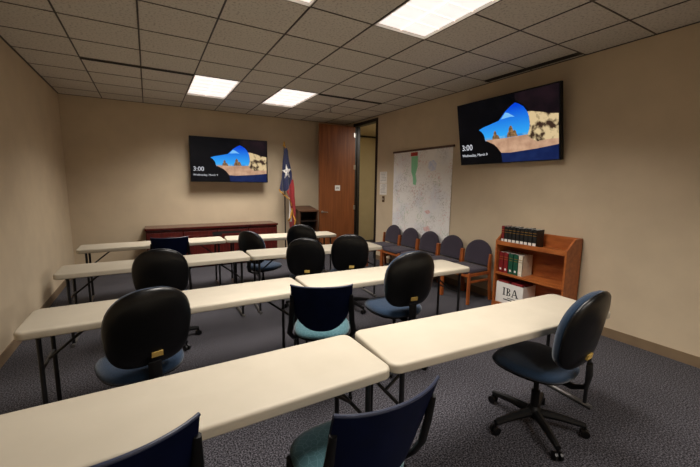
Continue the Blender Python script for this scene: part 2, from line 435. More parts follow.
MB().box(-0.028, -0.002, -hy-0.03, hy+0.02, -0.008, 0.025).obj('bottom_rail', M_walnut, t, bevel=0.004)
M_mgreen = mat('map_green', lin(140, 212, 165), 0.6, col2=lin(140, 206, 160), scale=30)
M_mred = mat('map_red', lin(176, 52, 40), 0.6, col2=lin(160, 44, 34), scale=30)
M_mpink = mat('map_pink', lin(226, 176, 172), 0.6, col2=lin(236, 212, 208), scale=30)
M_mblue = mat('map_blue', lin(216, 222, 242), 0.6, col2=lin(236, 236, 242), scale=20)
def flat(pts, name, m, parent, x=-0.0128):
    MB().prism(pts, x, x+0.0006, lambda a, b, d: (d, a, b)).obj(name, m, parent)
Ym = lambda y: y-4.86
Zm = lambda z: z-0.62
flat([(Ym(5.10), Zm(2.12)), (Ym(4.92), Zm(2.12)), (Ym(4.925), Zm(1.93)), (Ym(4.97), Zm(1.80)), (Ym(4.94), Zm(1.68)), (Ym(4.955), Zm(1.60)), (Ym(5.03), Zm(1.62)), (Ym(5.04), Zm(1.74)), (Ym(5.09), Zm(1.84))], 'green_region', M_mgreen, mapsheet)
flat([(Ym(5.12), Zm(2.19)), (Ym(4.93), Zm(2.19)), (Ym(4.93), Zm(2.125)), (Ym(5.12), Zm(2.125))], 'red_title_block', M_mred, mapsheet)
flat([(Ym(4.70), Zm(1.15)), (Ym(4.60), Zm(1.18)), (Ym(4.54), Zm(1.14)), (Ym(4.62), Zm(1.10))], 'pink_patch', M_mpink, mapsheet)
flat([(Ym(4.72), Zm(0.86)), (Ym(4.58), Zm(0.90)), (Ym(4.54), Zm(0.82)), (Ym(4.66), Zm(0.79))], 'pink_patch', M_mpink, mapsheet)
flat([(Ym(4.64), Zm(2.0)), (Ym(4.52), Zm(2.03)), (Ym(4.44), Zm(1.96)), (Ym(4.47), Zm(1.86)), (Ym(4.58), Zm(1.84)), (Ym(4.66), Zm(1.91))], 'blue_patch', M_mblue, mapsheet)

# ------------------------------------------------------------------ televisions
def glow(name, c, s=1.0, c2=None, sx=(1, 1, 1), scale=8.0, contrast=(0.35, 0.65)):
    m = bpy.data.materials.new(name); m.use_nodes = True
    nt = m.node_tree; b = nt.nodes['Principled BSDF']
    b.inputs['Base Color'].default_value = (0.003, 0.003, 0.004, 1); b.inputs['Roughness'].default_value = 0.4
    b.inputs['Specular IOR Level'].default_value = 0.12
    b.inputs['Emission Color'].default_value = c; b.inputs['Emission Strength'].default_value = s
    if c2:
        tc = nt.nodes.new('ShaderNodeTexCoord'); mp = nt.nodes.new('ShaderNodeMapping'); mp.inputs['Scale'].default_value = sx
        n = nt.nodes.new('ShaderNodeTexNoise'); n.inputs['Scale'].default_value = scale; n.inputs['Detail'].default_value = 5
        cr = nt.nodes.new('ShaderNodeValToRGB')
        cr.color_ramp.elements[0].position, cr.color_ramp.elements[1].position = contrast
        cr.color_ramp.elements[0].color = c; cr.color_ramp.elements[1].color = c2
        nt.links.new(tc.outputs['Object'], mp.inputs[0]); nt.links.new(mp.outputs[0], n.inputs['Vector'])
        nt.links.new(n.outputs['Fac'], cr.inputs['Fac']); nt.links.new(cr.outputs['Color'], b.inputs['Emission Color'])
    return m
def sky_glow():
    m = glow('screen_sky', lin(40, 150, 240))
    nt = m.node_tree; b = nt.nodes['Principled BSDF']
    tc = nt.nodes.new('ShaderNodeTexCoord'); sp = nt.nodes.new('ShaderNodeSeparateXYZ')
    nt.links.new(tc.outputs['Object'], sp.inputs[0])
    cr = nt.nodes.new('ShaderNodeValToRGB')
    cr.color_ramp.elements[0].position = 0.32; cr.color_ramp.elements[0].color = lin(50, 170, 245)
    cr.color_ramp.elements[1].position = 0.68; cr.color_ramp.elements[1].color = lin(0, 66, 215)
    nt.links.new(sp.outputs['Z'], cr.inputs['Fac'])
    nt.links.new(cr.outputs['Color'], b.inputs['Emission Color'])
    return m
S_dark = glow('screen_cave', lin(2, 3, 6), 1.0, lin(13, 12, 16), scale=5, contrast=(0.5, 0.8))
S_sky = sky_glow()
S_cloud = glow('screen_cloud', lin(120, 190, 245))
S_sea = glow('screen_sea', lin(45, 140, 215), 1.0, lin(120, 190, 230), scale=14)
S_sand = glow('screen_sand', lin(205, 165, 135), 1.0, lin(175, 135, 108), scale=9)
S_rock = glow('screen_rock', lin(215, 190, 145), 1.0, lin(60, 42, 32), scale=9, contrast=(0.48, 0.6))
S_brown = glow('screen_cave_roof', lin(30, 18, 24), 1.0, lin(10, 8, 12), scale=6)
S_stack = glow('screen_stack', lin(165, 125, 80), 1.0, lin(80, 62, 45), scale=25)
S_navy = glow('screen_navy', lin(12, 26, 70), 1.0, lin(24, 40, 84), scale=8)
S_text = glow('screen_text', lin(240, 242, 250), 0.75)
TW, TH = 1.46, 0.83
def television(loc, rot, label, tilt, depth, group='wall televisions'):
    t = tag(empty('television', loc), label, 'television', group)
    t.rotation_euler = rot
    # local: x right along screen, z up from the bottom edge, -y out of the screen
    R = Matrix.Rotation(tilt, 4, 'X')
    body = MB().box(-TW/2-0.012, TW/2+0.012, 0.0, 0.05, -0.012, TH+0.012).obj('housing', M_bezel, t, bevel=0.004)
    body.matrix_local = R
    MB().box(-0.3, 0.3, 0.05, 0.085, 0.2, 0.6).box(-0.05, 0.05, 0.085, depth, 0.35, 0.45).box(-0.2, 0.2, depth-0.015, depth, 0.28, 0.52).obj('wall_mount', M_bronze, t)
    scr = MB().box(-TW/2, TW/2, -0.001, 0.001, 0, TH).obj('screen', S_dark, t)
    scr.matrix_local = R
    P = lambda u, v: ((u-0.5)*TW, v*TH)
    def pic(name, pts, m, k):
        y = -0.001-0.0004*k
        MB().prism([P(*p) for p in pts], y, y-0.0004, lambda a, b, dd: (a, dd, b)).obj(name, m, scr)
    pic('cave_roof', [(0.62,0.995),(0.995,0.995),(0.995,0.60),(0.86,0.66),(0.77,0.70),(0.75,0.72),(0.70,0.82),(0.63,0.89)], S_brown, 0)
    pic('sky', [(0.241,0.55),(0.30,0.585),(0.352,0.603),(0.46,0.645),(0.50,0.71),(0.53,0.765),(0.58,0.825),(0.625,0.866),(0.66,0.84),(0.702,0.789),(0.744,0.685),(0.756,0.514),(0.734,0.36),(0.31,0.37),(0.295,0.46),(0.27,0.515)], S_sky, 0)
    pic('cloud', [(0.485,0.66),(0.51,0.71),(0.53,0.75),(0.56,0.735),(0.62,0.665),(0.585,0.675),(0.54,0.67)], S_cloud, 1)
    pic('sea', [(0.302,0.405),(0.742,0.415),(0.735,0.37),(0.312,0.355)], S_sea, 2)
    pic('sand', [(0.306,0.372),(0.56,0.372),(0.736,0.385),(0.78,0.33),(0.818,0.28),(0.992,0.29),(0.992,0.205),(0.817,0.17),(0.569,0.141),(0.475,0.149),(0.44,0.23),(0.403,0.29),(0.35,0.335)], S_sand, 3)
    pic('cave_wall', [(0.735,0.71),(0.771,0.703),(0.861,0.664),(0.93,0.63),(0.992,0.612),(0.992,0.285),(0.90,0.285),(0.818,0.268),(0.765,0.32),(0.732,0.37),(0.752,0.46),(0.757,0.55),(0.75,0.64)], S_rock, 4)
    pic('dark_foreground', [(0.485,0.0),(0.992,0.0),(0.992,0.205),(0.817,0.17),(0.569,0.141),(0.475,0.149)], S_navy, 5)
    pic('sea_stack', [(0.388,0.37),(0.39,0.415),(0.40,0.43),(0.404,0.47),(0.413,0.50),(0.424,0.50),(0.432,0.465),(0.436,0.435),(0.452,0.43),(0.458,0.40),(0.468,0.37)], S_stack, 5)
    pic('sea_stack', [(0.540,0.375),(0.545,0.44),(0.556,0.455),(0.56,0.51),(0.574,0.545),(0.588,0.54),(0.597,0.50),(0.603,0.465),(0.618,0.475),(0.628,0.455),(0.635,0.41),(0.645,0.38)], S_stack, 5)
    RX = Matrix.Rotation(PI/2, 4, 'X')
    text_mesh('clock_text', '3:00', 0.115, S_text, scr, Matrix.Translation((-0.478*TW, -0.004, 0.235*TH)) @ RX)
    text_mesh('date_text', 'Wednesday, March 9', 0.052, S_text, scr, Matrix.Translation((-0.478*TW, -0.004, 0.125*TH)) @ RX)
    return t
television((1.452, 7.30, 1.633), (0, 0, 0), 'flat television with beach cave picture on the flag wall', math.radians(1), YB-7.30)
television((XR-0.10, 3.785-TW/2, 1.92), (0, 0, -PI/2), 'flat television hung high on the wall with the map', math.radians(10), 0.10)

# ------------------------------------------------------------------ credenza and cabinet by the back wall
t = tag(empty('credenza', (1.10, 7.27, 0)), 'long dark cherry credenza standing below the left television', 'credenza')
hw = 1.19
MB().box(-hw-0.015, hw+0.015, -0.27, 0.27, 0.745, 0.785).obj('top', M_cherry, t, bevel=0.006)
MB().box(-hw, hw, -0.24, 0.26, 0.06, 0.745).box(-hw+0.03, hw-0.03, -0.20, 0.24, 0, 0.06).obj('body', M_cherry, t)
for k in range(4):
    x0 = -hw+0.012+k*(2*hw/4); x1 = x0+2*hw/4-0.024
    dr = MB().box(x0, x1, -0.258, -0.24, 0.08, 0.70).obj('door', M_cherryp, t, bevel=0.004)
    MB().box(x0+0.07, x1-0.07, -0.264, -0.258, 0.15, 0.63).obj('raised_panel', M_cherryp, dr, bevel=0.004)
    hx = x1-0.035 if k % 2 == 0 else x0+0.035
    MB().tube([(hx, -0.258, 0.42), (hx, -0.278, 0.43), (hx, -0.278, 0.50), (hx, -0.258, 0.51)], 0.005, 8).obj('handle', M_gold, dr)

MB().box(-0.09, 0.44, -0.262, -0.258, 0.60, 0.675).obj('dark_strip', M_slot, t)  # flat black strip on the doors, painted as the dark of an open recess

t = tag(empty('open_cabinet', (3.025, 7.28, 0)), 'small dark open-front bookcase with sloping top between flag and wooden door', 'cabinet')
cw, ch = 0.22, 1.08
for x0 in (-cw, cw-0.02):
    MB().prism([(-0.23, 0), (0.25, 0), (0.25, 1.075), (-0.23, 1.0)], x0, x0+0.02, lambda a, b_, d_: (d_, a, b_)).obj('side_panel', M_walnut, t)
MB().prism([(-0.245, 0.998), (0.25, 1.075), (0.25, 1.105), (-0.245, 1.028)], -cw-0.012, cw+0.005, lambda a, b_, d_: (d_, a, b_)).obj('top', M_walnut, t, bevel=0.003)
MB().box(-cw+0.02, cw-0.02, 0.235, 0.25, 0.0, 1.06).obj('back_panel', M_walnutd, t)
for z in (0.06, 0.42, 0.78):
    MB().box(-cw+0.02, cw-0.02, -0.21, 0.235, z, z+0.02).obj('shelf', M_walnutd, t)
MB().box(-cw+0.02, cw-0.02, -0.2, -0.18, 0.0, 0.06).obj('kick_plate', M_walnutd, t)

# ------------------------------------------------------------------ state flag on a stand
fx, fy = 2.53, 7.20
t = tag(empty('flag_on_stand', (fx, fy, 0)), 'red, white and blue one-star flag with gold fringe on a floor pole', 'flag')
MB().lathe([(0.14, 0), (0.14, 0.02), (0.11, 0.035), (0.05, 0.05), (0.025, 0.09), (0.018, 0.14)], 24).obj('base', M_gold, t, smooth='auto')
MB().lathe([(0.014, 0.10), (0.014, 2.38)], 14).obj('pole', M_walnutd, t, smooth='auto')
MB().lathe([(0.014, 2.38), (0.026, 2.385), (0.030, 2.40), (0.026, 2.415), (0.012, 2.42), (0.020, 2.44), (0.012, 2.47), (0.0, 2.495)], 14).obj('finial', M_gold, t, smooth='auto')
def fold(x, z):
    k = min(1.0, max(0.0, (2.40-z)/1.0))
    return -0.035-0.05*k+0.035*k*math.sin(x*42+z*2.2)+0.012*math.sin(x*90)
U = 0.00476
zz_ = lambda y: 2.365-(y-55)*U
xx_ = lambda x: (x-52)*U
def sheet(name, rows, m, parent, off=0.0, nx=14, sub=4, thick=0.004):
    R = []
    for i in range(len(rows)-1):
        (y0, a0, b0), (y1, a1, b1) = rows[i], rows[i+1]
        for k in range(sub):
            f = k/sub; R.append((y0+(y1-y0)*f, a0+(a1-a0)*f, b0+(b1-b0)*f))
    R.append(rows[-1])
    rings = []
    for y, a, b_ in R:
        fr, bk = [], []
        for k in range(nx+1):
            x = a+(b_-a)*k/nx; X, Z = xx_(x), zz_(y)
            fr.append((X, fold(X, Z)-off, Z)); bk.append((X, fold(X, Z)-off+thick, Z))
        rings.append(fr+bk[::-1])
    return MB().loft(rings).obj(name, m, parent, smooth='auto')
cl = sheet('blue_field', [(56, 50, 58), (70, 47, 66), (130, 41, 74), (165, 38, 80), (195, 31, 82), (215, 27, 76), (232, 23, 66), (247, 20, 54)], M_fblue, t)
sheet('red_stripe', [(196, 80, 86), (215, 75, 88), (232, 65, 89), (250, 54, 89), (270, 60, 89), (286, 68, 90), (330, 76, 92), (380, 78, 92), (400, 74, 90), (425, 72, 82)], M_fred, t, off=0.003)
sheet('white_stripe', [(276, 60, 70), (300, 62, 77), (340, 62, 80), (370, 61, 80), (385, 66, 78)], M_fwhite, t, off=0.001)
sheet('red_stripe', [(385, 62, 84), (410, 64, 86), (428, 66, 80)], M_fred, t, off=0.002)
def fr_path(pts):
    out = []
    for i in range(len(pts)-1):
        for k in range(5):
            x = pts[i][0]+(pts[i+1][0]-pts[i][0])*k/5; y = pts[i][1]+(pts[i+1][1]-pts[i][1])*k/5
            X, Z = xx_(x), zz_(y); out.append((X, fold(X, Z)-0.008, Z))
    return out
MB().tube(fr_path([(19, 240), (24, 250), (42, 264), (56, 277), (66, 288), (74, 302), (79, 318)]), 0.022, 8, ry=0.011).obj('fringe', M_fringe, t)
MB().tube(fr_path([(79, 325), (84, 350), (92, 380), (90, 405)]), 0.017, 8, ry=0.010).obj('fringe', M_fringe, t)
MB().tube(fr_path([(80, 335), (74, 352), (64, 372), (58, 384)]), 0.017, 8, ry=0.010).obj('fringe', M_fringe, t)
sp = []
for k in range(10):
    a = PI/2+k*PI/5+0.12; r = 0.128 if k % 2 == 0 else 0.054
    sp.append((xx_(57)+0.80*r*math.cos(a), zz_(163)+1.25*r*math.sin(a)))
cxs, czs = xx_(57), zz_(163)
vs_ = [(x, fold(x, z)-0.012, z) for x, z in sp]; nb = [(x, fold(x, z)-0.004, z) for x, z in sp]
MB().add(vs_+nb+[(cxs, fold(cxs, czs)-0.012, czs)], [(k, (k+1) % 10, 20) for k in range(10)]+[(k, (k+1) % 10, 10+(k+1) % 10, 10+k) for k in range(10)]).obj('white_star', M_fwhite, cl)
MB().tube([(0.0, -0.012, 2.378), (0.012, -0.03, 2.365), (0.02, -0.035, 2.34)], 0.008, 8).obj('cord_loop', M_fringe, t)

# ------------------------------------------------------------------ folding tables
TL, TWD, TTH, THK = 1.83, 0.457, 0.74, 0.05
def make_table():
    t = empty('folding_table')
    hx, hy = TL/2, TWD/2
    rings = []
    for ins, z in ((0.02, -THK), (0.006, -THK), (0.0, -THK+0.006), (0.0, -0.014), (0.003, -0.006), (0.009, -0.0015), (0.016, 0.0)):
        rings.append([(x, y, TTH+z) for x, y in rrect(hx-ins, hy-ins, 0.055-ins, 6)])
    MB().loft(rings).obj('tabletop', M_table, t, smooth='auto')
    for sy in (-1, 1): MB().box(-hx+0.25, hx-0.25, sy*0.12-0.012, sy*0.12+0.012, TTH-THK-0.015, TTH-THK).obj('underside_rail', M_leg, t)
    for s in (-1, 1):
        x = s*(hx-0.10)
        for sy in (-1, 1):
            MB().tube([(x, sy*(hy-0.07), TTH-THK), (x, sy*(hy-0.07), 0.03)], 0.0135, 10).obj('leg', M_leg, t, smooth='auto')
        MB().tube([(x, -hy+0.02, 0.018), (x, hy-0.02, 0.018)], 0.016, 10).obj('foot_bar', M_foot, t, smooth='auto')
        MB().tube([(x, -hy+0.07, 0.46), (x, hy-0.07, 0.46)], 0.010, 8).obj('cross_bar', M_leg, t)
        MB().tube([(x, -hy+0.05, TTH-THK-0.012), (x, hy-0.05, TTH-THK-0.012)], 0.012, 8).obj('pivot_bar', M_leg, t)
        MB().tube([(x, 0, 0.46), (x-s*0.27, 0, TTH-THK-0.008)], 0.009, 8).obj('brace', M_leg, t)
    return t
proto = make_table()
def place_table(first, bl, rdeg, label, right=None):
    """bl = back-left corner (or right = back-right corner), rotation about z"""
    o = proto if first else copy_tree(proto)
    a = math.radians(rdeg)
    ex = Vector((math.cos(a), math.sin(a), 0)); ey = Vector((-math.sin(a), math.cos(a), 0))
    if right: c = Vector((*right, 0))-ex*TL/2-ey*TWD/2
    else: c = Vector((*bl, 0))+ex*TL/2-ey*TWD/2
    o.location = c; o.rotation_euler = (0, 0, a)
    tag(o, label, 'table', 'cream folding tables in rows')
place_table(True, None, 0.3, 'cream folding table nearest the viewer, on the left of the first row', (0.958, 1.685))
place_table(False, (0.999, 1.695), -4.3, 'cream folding table nearest the viewer, on the right of the first row')
place_table(False, None, 0.0, 'left cream folding table of the second row from the viewer', (1.105, 3.02))
place_table(False, (1.14, 3.03), -2.6, 'right cream folding table of the second row, beside the nearest grey chair')
place_table(False, None, 0.5, 'left cream folding table of the third row from the viewer', (1.005, 4.535))
place_table(False, (1.046, 4.54), -3.8, 'right cream folding table of the third row, pointing at the far grey chairs')
place_table(False, None, 1.0, 'left cream folding table in the farthest row before the credenza', (0.975, 5.93))
place_table(False, (1.03, 5.93), -5.0, 'right cream folding table in the farthest row, before the wooden door')

# ------------------------------------------------------------------ swivel task chairs (face +y)
def five_star(t):
    MB().lathe([(0.045, 0.075), (0.05, 0.085), (0.05, 0.12), (0.036, 0.14), (0.03, 0.15)], 18).obj('hub', M_blackm, t, smooth='auto')
    MB().lathe([(0.026, 0.14), (0.026, 0.26), (0.016, 0.262), (0.016, 0.40)], 16).obj('gas_column', M_blackm, t, smooth='auto')
    for k in range(5):
        a = 2*PI*k/5+PI/2; c, s = math.cos(a), math.sin(a)
        lg = MB().tube([(0.03*c, 0.03*s, 0.105), (0.15*c, 0.15*s, 0.10), (0.30*c, 0.30*s, 0.078)], [0.030, 0.025, 0.018], 8, ry=None).obj('base_leg', M_blackm, t, smooth='auto')
        cs = MB()
        for sd in (-1, 1):
            ox, oy = 0.30*c-s*0.016*sd, 0.30*s+c*0.016*sd
            ring = []
            for dd, rr in ((-0.010, 0.022), (-0.008, 0.027), (0.008, 0.027), (0.010, 0.022)):
                ring.append([(ox-s*dd+c*rr*math.cos(q), oy+c*dd+s*rr*math.cos(q), 0.028+rr*math.sin(q)) for q in [2*PI*i/12 for i in range(12)]])
            cs.loft(ring)
        cs.tube([(0.30*c, 0.30*s, 0.03), (0.30*c, 0.30*s, 0.078)], 0.008, 8)
        cs.obj('caster', M_black, lg)
def make_task():
    t = empty('swivel_chair')
    five_star(t)
    MB().box(-0.10, 0.10, -0.12, 0.12, 0.385, 0.415).obj('tilt_mechanism', M_blackm, t, bevel=0.01)
    so = superell(0.245, 0.235, 36, 3.0, 2.8, lower=0.9)
    seat = MB()
    pillow(seat, so, [(0.02, 0.050), (0.5, 0.050), (0.8, 0.046), (0.93, 0.036), (1.0, 0.012), (0.985, -0.008), (0.9, -0.014), (0.02, -0.014)],
           lambda x, z, d: (x, z+0.02, 0.445+d-0.25*max(0, z-0.10)**2*4+0.10*x*x))
    seat.obj('seat_cushion', M_blue, t, smooth=True)
    pan = MB(); pillow(pan, so, [(0.02, 0.0), (0.93, 0.0), (0.95, -0.01), (0.80, -0.03), (0.02, -0.03)], lambda x, z, d: (x, z+0.02, 0.437+d-0.25*max(0, z-0.10)**2*4))
    pan.obj('seat_pan', M_blackm, t, smooth=True)
    lean = math.radians(9)
    def bfn(x, z, d):
        y0 = -0.255-d+0.55*x*x-0.18*max(0, z)**2
        zc = 0.775
        return (x, y0-math.sin(lean)*z, zc+math.cos(lean)*z)
    bo = superell(0.232, 0.245, 44, 2.35, 3.6, lower=0.92, upper=1.0)
    cu = MB(); pillow(cu, bo, [(0.02, -0.070), (0.5, -0.068), (0.80, -0.060), (0.93, -0.046), (0.985, -0.022), (0.985, -0.004), (0.95, 0.006), (0.02, 0.006)], bfn)
    cu.obj('back_cushion', M_blue, t, smooth=True)
    sh = MB(); pillow(sh, bo, [(0.02, 0.0), (0.97, 0.0), (1.0, 0.006), (0.985, 0.018), (0.92, 0.032), (0.75, 0.043), (0.4, 0.050), (0.02, 0.050)], bfn)
    shell = sh.obj('back_shell', M_black, t, smooth=True)
    tg = MB()
    q = [bfn(x, z, d) for d in (0.030, 0.054) for x, z in ((-0.03, -0.182), (0.03, -0.182), (0.03, -0.150), (-0.03, -0.150))]
    q = [(p[0]+0.02, p[1], p[2]) for p in q]
    tg.add(q, [(0,1,2,3), (4,5,6,7), (0,1,5,4), (1,2,6,5), (2,3,7,6), (3,0,4,7)]); tg.obj('yellow_tag', M_yellow, shell)
    MB().tube([(0, -0.08, 0.40), (0, -0.22, 0.395), (0, -0.285, 0.43), (0, -0.296, 0.50), (0, -0.290, 0.575)], [0.036]*5, 10, ry=0.012).obj('back_bracket', M_blackm, t, smooth='auto')
    return t
task = make_task()
def rot_star(o, deg):
    pass
TG = 'black swivel chairs with blue cushions'
def place_task(first, back, facing, label, drop=0.0):
    """back = where the back shell stands on plan, facing in degrees from +x"""
    o = task if first else copy_tree(task)
    a = math.radians(facing)
    o.location = (back[0]+0.28*math.cos(a), back[1]+0.28*math.sin(a), 0)
    o.rotation_euler = (0, 0, a-PI/2)
    for ch in o.children:
        if ch.name.split('.')[0] not in ('hub', 'base_leg'): ch.location.z = -drop
    tag(o, label, 'chair', TG)
    return o
place_task(True, (1.83, 2.13), 83, 'blue swivel chair with black back beside the second row, nearest full one', -0.06)
place_task(False, (2.06, 3.56), 64, 'black-backed swivel chair at the third row, closer to the grey chairs', 0.0)
place_task(False, (1.55, 3.73), 62, 'black-backed swivel chair at the third row, in front of the far chair', 0.035)
place_task(False, (1.97, 4.90), 58, 'far black-backed swivel chair in front of the flag and small cabinet', 0.02)
place_task(False, (1.18, 4.88), 34, 'swivel chair turned sideways behind the third row, in front of the credenza', 0.07)
place_task(False, (0.05, 3.50), 84, 'leftmost black-backed swivel chair at the third table row')
place_task(False, (-0.03, 2.20), 104, 'leftmost black-backed swivel chair at the second table row')
place_task(False, (2.18, 0.96), 94, 'swivel chair by the right end of the nearest table, below the bookcase')

# ------------------------------------------------------------------ stacking shell chairs (face +y)
def make_shell():
    t = empty('shell_chair')
    zb, zt = 0.55, 0.90
    nu, nv = 20, 14
    def S(u, v, off):
        # u -1..1 across, v 0..1 up
        wid = 0.162+0.050*(1-(1-v)**2.6)
        wid = min(wid, 0.232)
        x = u*wid*1.02
        z = zb+(zt-zb)*v+0.070*abs(u)**2.6*(1-v)**1.6+0.008*abs(u)**6*v**4
        y = -0.245-0.065*v-0.03*v*v+1.15*x*x+off
        return (x, y, z)
    vs_, fs = [], []
    for off in (-0.006, 0.006):
        for j in range(nv+1):
            for i in range(nu+1):
                vs_.append(S(-1+2*i/nu, j/nv, off))
    n = (nu+1)*(nv+1); W = nu+1
    for s in (0, n):
        for j in range(nv):
            for i in range(nu):
                a = s+j*W+i; fs.append((a, a+1, a+W+1, a+W) if s else (a, a+W, a+W+1, a+1))
    border = [i for i in range(W)]+[j*W+nu for j in range(1, nv+1)]+[nv*W+i for i in range(nu-1, -1, -1)]+[j*W for j in range(nv-1, 0, -1)]
    for k in range(len(border)):
        a, b_ = border[k], border[(k+1) % len(border)]; fs.append((a, b_, n+b_, n+a))
    sh = MB().add(vs_, fs).obj('back_shell', M_navy, t, smooth='auto')
    rim = [S(-1+2*i/24, 1.0, 0.0) for i in range(25)]
    MB().tube(rim, 0.0068, 8).obj('top_rim', mat('navy_rim_highlight', lin(40, 48, 72), 0.4, col2=lin(34, 42, 64), scale=20), sh, smooth='auto')  # lip paler than the shell: edge highlight put into its colour
    so = superell(0.220, 0.212, 36, 3.2, 3.0, lower=0.92)
    seat = MB()
    pillow(seat, so, [(0.02, 0.034), (0.5, 0.034), (0.8, 0.031), (0.93, 0.024), (1.0, 0.004), (0.985, -0.010), (0.9, -0.016), (0.02, -0.016)],
           lambda x, z, d: (x, z-0.01, 0.485+d+0.05*z*z-0.9*max(0, z-0.12)**2))
    seat.obj('seat_cushion', M_teal, t, smooth=True)
    pan = MB(); pillow(pan, so, [(0.02, 0.0), (0.95, 0.0), (0.97, -0.012), (0.85, -0.03), (0.02, -0.03)], lambda x, z, d: (x, z-0.01, 0.475+d-0.9*max(0, z-0.12)**2))
    pan.obj('seat_pan', M_blackm, t, smooth=True)
    for s in (-1, 1):
        MB().tube([(s*0.210, -0.272, 0.83), (s*0.212, -0.250, 0.72), (s*0.220, -0.215, 0.60), (s*0.240, -0.15, 0.50), (s*0.215, -0.10, 0.44), (s*0.17, -0.04, 0.42)],
                  [0.013, 0.019, 0.021, 0.021, 0.019, 0.015], 10, ry=0.013).obj('back_upright', M_blackm, t, smooth='auto')
        MB().tube([(s*0.20, 0.14, 0.435), (s*0.208, 0.175, 0.20), (s*0.215, 0.20, 0.012)], 0.011, 10).obj('leg', M_blackm, t, smooth='auto')
        MB().tube([(s*0.20, -0.13, 0.435), (s*0.208, -0.185, 0.20), (s*0.215, -0.22, 0.012)], 0.011, 10).obj('leg', M_blackm, t, smooth='auto')
        for y in (0.20, -0.22):
            MB().lathe([(0.015, 0), (0.017, 0.006), (0.014, 0.025)], 12, c=(s*0.215, y, 0)).obj('foot_glide', M_black, t)
        MB().tube([(s*0.20, 0.15, 0.435), (s*0.20, -0.14, 0.435)], 0.011, 8).obj('seat_rail', M_blackm, t)
    return t
shell = make_shell()
def place_shell(first, back, facing, label):
    o = shell if first else copy_tree(shell)
    a = math.radians(facing)
    o.location = (back[0]+0.26*math.cos(a), back[1]+0.26*math.sin(a), 0); o.rotation_euler = (0, 0, a-PI/2)
    tag(o, label, 'chair', 'navy shell chairs with teal seats')
place_shell(True, (0.66, 0.885), 91, 'dark navy shell chair nearest the viewer, dark teal seat')
place_shell(False, (1.017, 2.15), 64, 'dark navy shell chair with pale teal seat between first and second rows')
place_shell(False, (-0.125, 1.06), 97, 'dark navy shell chair at the nearest table, farthest left in the foreground')
place_shell(False, (0.20, 4.98), 84, 'dark navy shell chair at the farthest table row, left of the swivel chairs')

# ------------------------------------------------------------------ wooden side chairs along the map wall (face -x)
def make_side():
    t = empty('side_chair')     # local: faces +y, back at y=-0.28
    so = rrect(0.238, 0.218, 0.06, 6)
    seat = MB(); pillow(seat, so, [(0.02, 0.045), (0.6, 0.045), (0.88, 0.040), (0.97, 0.028), (1.0, 0.008), (0.98, -0.012), (0.02, -0.014)],
                        lambda x, z, d: (x, z-0.022, 0.435+d))
    seat.obj('seat', M_grey, t, smooth=True)
    pts = []
    for k in range(25):
        a = PI*k/24; pts.append((0.225*math.cos(a), 0.02+0.185*math.sin(a)))
    pts += [(-0.225, -0.12), (-0.205, -0.145), (0.205, -0.145), (0.225, -0.12)]
    bk = MB(); pillow(bk, pts, [(0.02, 0.030), (0.6, 0.030), (0.88, 0.026), (0.97, 0.016), (1.0, 0.0), (0.97, -0.014), (0.88, -0.018), (0.02, -0.018)],
                      lambda x, z, d: (x, -0.275+d-0.16*z+0.5*x*x*0.4, 0.625+z))
    bk.obj('backrest', M_grey, t, smooth=True)
    for s in (-1, 1):
        x = s*0.241
        MB().box(x-0.0135, x+0.0135, 0.150, 0.195, 0, 0.435).obj('leg', M_oak, t, bevel=0.005)
        p = MB(); p.loft([[(x-0.0135, y0, z), (x+0.0135, y0, z), (x+0.0135, y1, z), (x-0.0135, y1, z)] for y0, y1, z in ((-0.30, -0.255, 0), (-0.255, -0.205, 0.40), (-0.250, -0.200, 0.50), (-0.255, -0.215, 0.665))])
        p.obj('leg', M_oak, t, bevel=0.004)
        MB().box(x-0.013, x+0.013, -0.225, 0.16, 0.385, 0.425).obj('side_rail', M_oak, t, bevel=0.003)
        MB().box(x-0.011, x+0.011, -0.235, 0.16, 0.295, 0.325).obj('side_stretcher', M_oak, t, bevel=0.003)
    MB().box(-0.235, 0.235, 0.160, 0.183, 0.375, 0.420).obj('front_rail', M_oak, t, bevel=0.003)
    MB().box(-0.235, 0.235, -0.255, -0.232, 0.375, 0.420).obj('back_rail', M_oak, t, bevel=0.003)
    return t
side = make_side()
names = ['grey upholstered oak chair nearest the bookcase, first of the wall row', 'grey upholstered oak chair, second from the bookcase in the wall row',
         'grey upholstered oak chair in the middle of the row of five', 'grey upholstered oak chair, second from the doorway in the wall row',
         'grey upholstered oak chair at the doorway end of the wall row']
for k, y in enumerate((3.378, 3.89, 4.402, 4.914, 5.426)):
    o = side if k == 0 else copy_tree(side)
    o.location = (3.84, y, 0); o.rotation_euler = (0, 0, PI/2)
    tag(o, names[k], 'chair', 'grey wooden side chairs along the wall')

# ------------------------------------------------------------------ bookcase with books and box
BX0, BX1, BY1, BY0 = 3.89, 4.19, 2.93, 2.03
t = tag(empty('bookcase', (BX0, BY0, 0)), 'low oak bookcase with books against the wall under the right television', 'bookcase')
D, Wd = BX1-BX0, BY1-BY0
for y in (0.0, Wd-0.022):
    MB().prism([(0, 0), (D, 0), (D, 1.03), (0.15, 1.03), (0.02, 0.925), (0, 0.91)], y, y+0.022, lambda a, b_, d_: (a, d_, b_)).obj('side_panel', M_oakb, t, bevel=0.002)
for z in (0.07, 0.47, 0.855):
    MB().box(0.004, D-0.01, 0.022, Wd-0.022, z, z+0.024).obj('shelf', M_oakb, t)
MB().box(0.0, 0.018, 0.022, Wd-0.022, 0.855, 0.905).obj('front_lip', M_oakb, t)
MB().box(0.0, 0.018, 0.022, Wd-0.022, 0.0, 0.07).obj('kick_plate', M_oakb, t)
MB().box(D-0.01, D, 0.0, Wd, 0.0, 1.03).obj('back_panel', M_oakb, t)
ZT1, ZT2, ZT3 = 0.879, 0.494, 0.094
